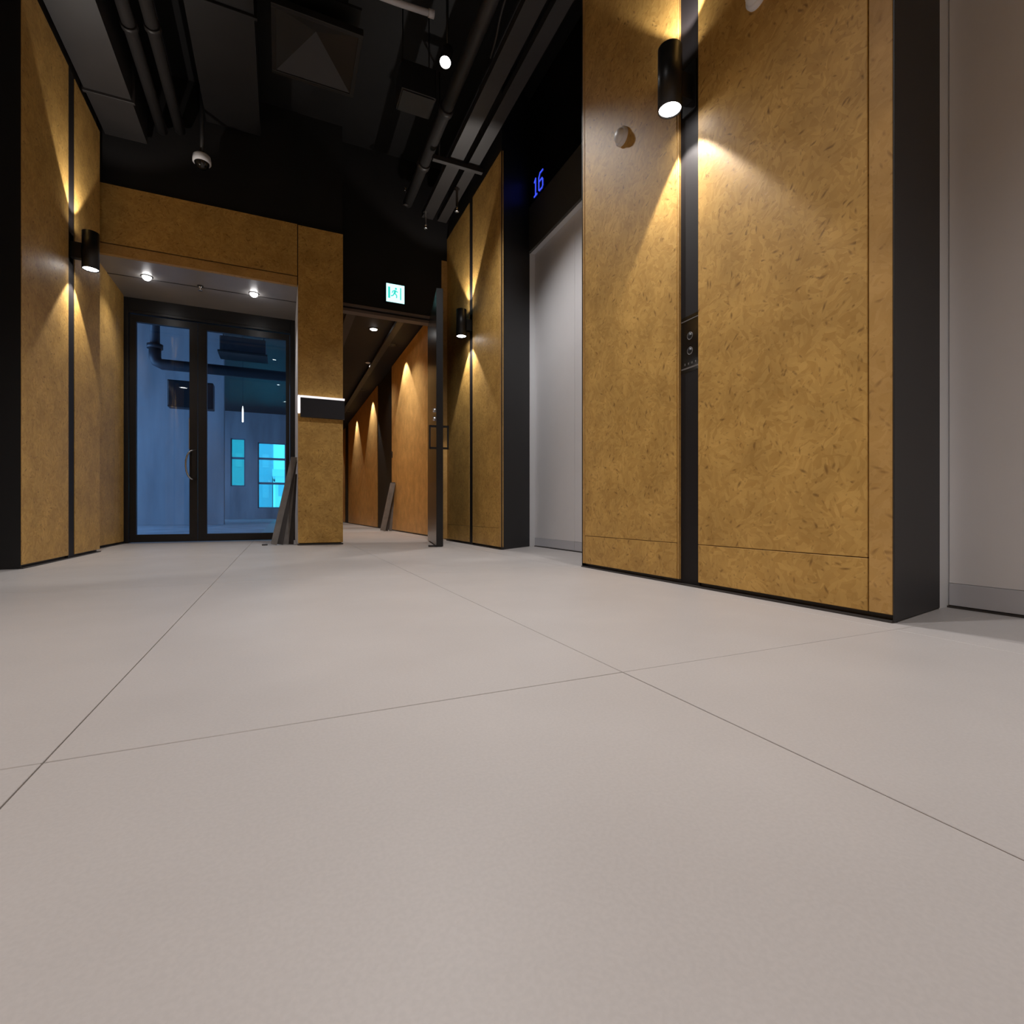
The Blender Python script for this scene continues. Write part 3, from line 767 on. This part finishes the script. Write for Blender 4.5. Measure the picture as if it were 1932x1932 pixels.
bx('plate', 'lamp_black', sw, XCW - 0.010, XCW, p.y - 0.035, p.y + 0.035, p.z - 0.055, p.z + 0.055, 0.002)
bx('rocker', 'jamb', sw, XCW - 0.013, XCW - 0.0095, p.y - 0.018, p.y + 0.018, p.z - 0.03, p.z + 0.03, 0.001)

# ------------------------------------------------------------------ corridor lights
p = at_z(705, 622, 2.85)
def corridor_dl(x, y, lens, power, deg, blend, label, group):
    t = thing('corridor_downlight', (x, y, 2.84), label, 'downlight', group)
    MB().lathe((x, y, 2.861), (0, 0, -1), [(0.050, 0), (0.065, 0), (0.065, 0.006), (0.052, 0.010), (0.050, 0.003)], 24).build('trim_ring', 'lamp_black', t)
    MB().lathe((x, y, 2.8612), (0, 0, -1), [(0.050, 0), (0.046, 0.010), (0.03, 0.018), (0, 0.022)], 24).build('lens', lens, t)
    spot('lamp_light', t, (x, y, 2.82), (0, 0, -1), power, deg, blend, 0.02, (1.0, 0.93, 0.86))
    return t
corridor_dl(p.x, p.y, 'lens', 60, 120, 0.8, 'round lit downlight in the corridor ceiling by its door', 'corridor ceiling downlights')
p2 = at_z(695, 685, 2.85)
corridor_dl(p2.x, p2.y, 'white', 25, 120, 0.8, 'dim round downlight further along the corridor ceiling', 'corridor ceiling downlights')
for y in (7.85, 10.95, 13.4, 17.2):
    corridor_dl(1.55, y, 'lamp_black', CORR_W, 86, 0.18, 'dark deep-set wall washer above the orange corridor boards', 'corridor wall washers')

for x, w, lab in ((0.80, 0.10, 'dark cable tray along the corridor ceiling by the lit downlight'), (1.42, 0.08, 'dark cable tray along the corridor ceiling over the orange boards')):
    t = thing('corridor_tray', (x, 12, 2.79), lab, 'cable tray', 'corridor ceiling trays')
    bx('tray_bed', 'duct_black', t, x - w / 2, x + w / 2, 5.8, 19.9, 2.79, 2.795)
    bx('side_rail', 'duct_black', t, x - w / 2 - 0.004, x - w / 2, 5.8, 19.9, 2.79, 2.83)
    bx('side_rail', 'duct_black', t, x + w / 2, x + w / 2 + 0.004, 5.8, 19.9, 2.79, 2.83)
    for y in (6.4, 8.4, 10.4, 12.4, 14.4):
        MB().tube([(x - w / 2 + 0.01, y, 2.795), (x - w / 2 + 0.01, y, 2.859)], 0.005, 6).build('hanger', 'duct_black', t)

# ------------------------------------------------------------------ empty office behind the glass
ZO = 5.0
fo = struct(bx('floor_office', 'concrete_floor', None, -6.4, 0.44, 6.47, 27.2, -0.12, -0.002), 'pale bare floor of the empty office')
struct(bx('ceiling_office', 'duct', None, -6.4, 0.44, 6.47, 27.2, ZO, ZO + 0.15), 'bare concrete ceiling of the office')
struct(bx('wall_office_partition', 'concrete', None, -6.4, -1.33, 15.0, 15.25, 0, ZO), 'bare concrete wall seen through the glass doors')
struct(bx('wall_office_right', 'concrete', None, 0.30, 0.44, 6.47, 27.0, 0, ZO), 'bare concrete wall between office and corridor')
struct(bx('wall_office_front', 'concrete', None, -6.4, -1.47, 6.47, 6.55, 0, ZO), 'back of the lobby wall inside the office')
struct(bx('wall_office_head', 'concrete', None, -1.47, 0.44, 6.47, 6.55, 2.52, ZO), 'wall above the glass doors inside the office')
struct(bx('wall_office_left', 'concrete', None, -6.55, -6.42, 6.47, 27.2, 0, ZO), 'plain side wall of the office')
# far wall with two window openings
YW = 27.0
WA = (-0.99, 0.22, 0.50, 3.62); WB = (-2.12, -1.52, 1.52, 3.75)
ww = MB()
ww.box(-6.4, WB[0], YW, YW + 0.2, 0, ZO).box(WB[1], WA[0], YW, YW + 0.2, 0, ZO).box(WA[1], 0.44, YW, YW + 0.2, 0, ZO)
ww.box(WB[0], WB[1], YW, YW + 0.2, 0, WB[2]).box(WB[0], WB[1], YW, YW + 0.2, WB[3], ZO)
ww.box(WA[0], WA[1], YW, YW + 0.2, 0, WA[2]).box(WA[0], WA[1], YW, YW + 0.2, WA[3], ZO)
struct(ww.build('wall_office_end', 'concrete', None), 'far concrete wall of the office with two windows')
def window(n, w, rows, glass, label):
    x0, x1, z0, z1 = w
    r = struct_root('window_%d' % n, ((x0 + x1) / 2, YW + 0.1, z0), label)
    t = 0.05
    MB().box(x0, x0 + t, YW + 0.06, YW + 0.14, z0, z1).box(x1 - t, x1, YW + 0.06, YW + 0.14, z0, z1).box(x0 + t, x1 - t, YW + 0.06, YW + 0.14, z0, z0 + t).box(x0 + t, x1 - t, YW + 0.06, YW + 0.14, z1 - t, z1).build('window_frame', 'win_frame', r)
    zs = [z0 + t] + [z0 + (z1 - z0) * k for k in rows] + [z1 - t]
    for a in zs[1:-1]:
        bx('transom_bar', 'win_frame', r, x0 + t, x1 - t, YW + 0.06, YW + 0.14, a - 0.05, a + 0.05)
    for i, (a, b_) in enumerate(zip(zs, zs[1:])):
        bx('pane', glass, r, x0 + t, x1 - t, YW + 0.098, YW + 0.104, a, b_)
window(1, WA, (0.38, 0.755), 'win_glass', 'tall three-light office window full of cyan daylight')
window(2, WB, (0.59,), 'win_glass_green', 'narrow two-light office window glowing teal')
# services and fittings in the office
dp = thing('drain_pipe', (-1.0, 11.5, 3.0), 'dark drain pipe with an elbow under the office ceiling', 'pipe')
MB().tube([(-2.15, 11.5, 3.40), (-2.15, 11.5, 3.22), (-2.12, 11.5, 3.14), (-2.04, 11.5, 3.10), (0.2, 11.5, 3.10)], 0.10, 16).build('pipe_run', 'dark_blue', dp)
MB().tube([(-2.15, 11.5, 3.38), (-2.15, 11.5, 3.46)], 0.13, 16).build('collar', 'dark_blue', dp)
MB().tube([(-2.15, 11.5, 3.46), (-2.15, 11.5, ZO - 0.005)], 0.08, 16).build('riser', 'dark_blue', dp)
ac = thing('fan_coil_unit', (-0.65, 11.0, 3.2), 'dark fan coil unit under the office ceiling', 'air conditioner')
bx('case', 'dark_blue', ac, -1.02, -0.26, 10.7, 11.2, 3.28, 3.55, 0.01)
bx('drip_tray', 'duct', ac, -1.05, -0.23, 10.66, 11.2, 3.24, 3.275, 0.004)
for x in (-0.98, -0.30):
    MB().tube([(x, 10.95, 3.55), (x, 10.95, ZO - 0.002)], 0.01, 8).build('hanger', 'dark_blue', ac)
pn = thing('distribution_board', (-1.27, 9.3, 1.9), 'dark box hung on a drop post in the office', 'box')
bx('case', 'dark_blue', pn, -1.57, -0.96, 9.2, 9.4, 1.92, 2.33, 0.01)
bx('door', 'dark_blue', pn, -1.55, -0.98, 9.185, 9.2, 1.94, 2.31, 0.004)
MB().tube([(-1.20, 9.3, 2.33), (-1.20, 9.3, ZO - 0.002)], 0.03, 10).build('drop_post', 'dark_blue', pn)
q = at_y(458, 775, 13.0)
pl = thing('pendant_lamp', (q.x, q.y, q.z), 'small white pendant hanging on a wire in the office', 'lamp')
MB().lathe((q.x, q.y, q.z), (0, 0, 1), [(0, -0.26), (0.014, -0.25), (0.016, -0.05), (0.010, 0.06), (0.005, 0.1)], 14).build('tube', 'lens_soft', pl)
MB().tube([(q.x, q.y, q.z + 0.09), (q.x, q.y, ZO - 0.002)], 0.005, 6).build('wire', 'dark_blue', pl)

# towers outside the windows
def tower(x0, x1, y0, h0, h1, wall, label, cols, rows):
    t = thing('tower', ((x0 + x1) / 2, y0, h0), label, 'building')
    bx('walls', wall, t, x0, x1, y0, y0 + 12, h0, h1)
    bx('parapet', wall, t, x0 - 0.3, x1 + 0.3, y0 - 0.3, y0 + 12.3, h1, h1 + 0.8)
    cw = (x1 - x0) / cols; rh = (h1 - h0) / rows
    me = None
    for i in range(cols):
        for j in range(rows):
            xa = x0 + cw * (i + 0.25); za = h0 + rh * (j + 0.3)
            bx('window', 'far_glass', t, xa, xa + cw * 0.5, y0 - 0.05, y0 + 0.05, za, za + rh * 0.45)
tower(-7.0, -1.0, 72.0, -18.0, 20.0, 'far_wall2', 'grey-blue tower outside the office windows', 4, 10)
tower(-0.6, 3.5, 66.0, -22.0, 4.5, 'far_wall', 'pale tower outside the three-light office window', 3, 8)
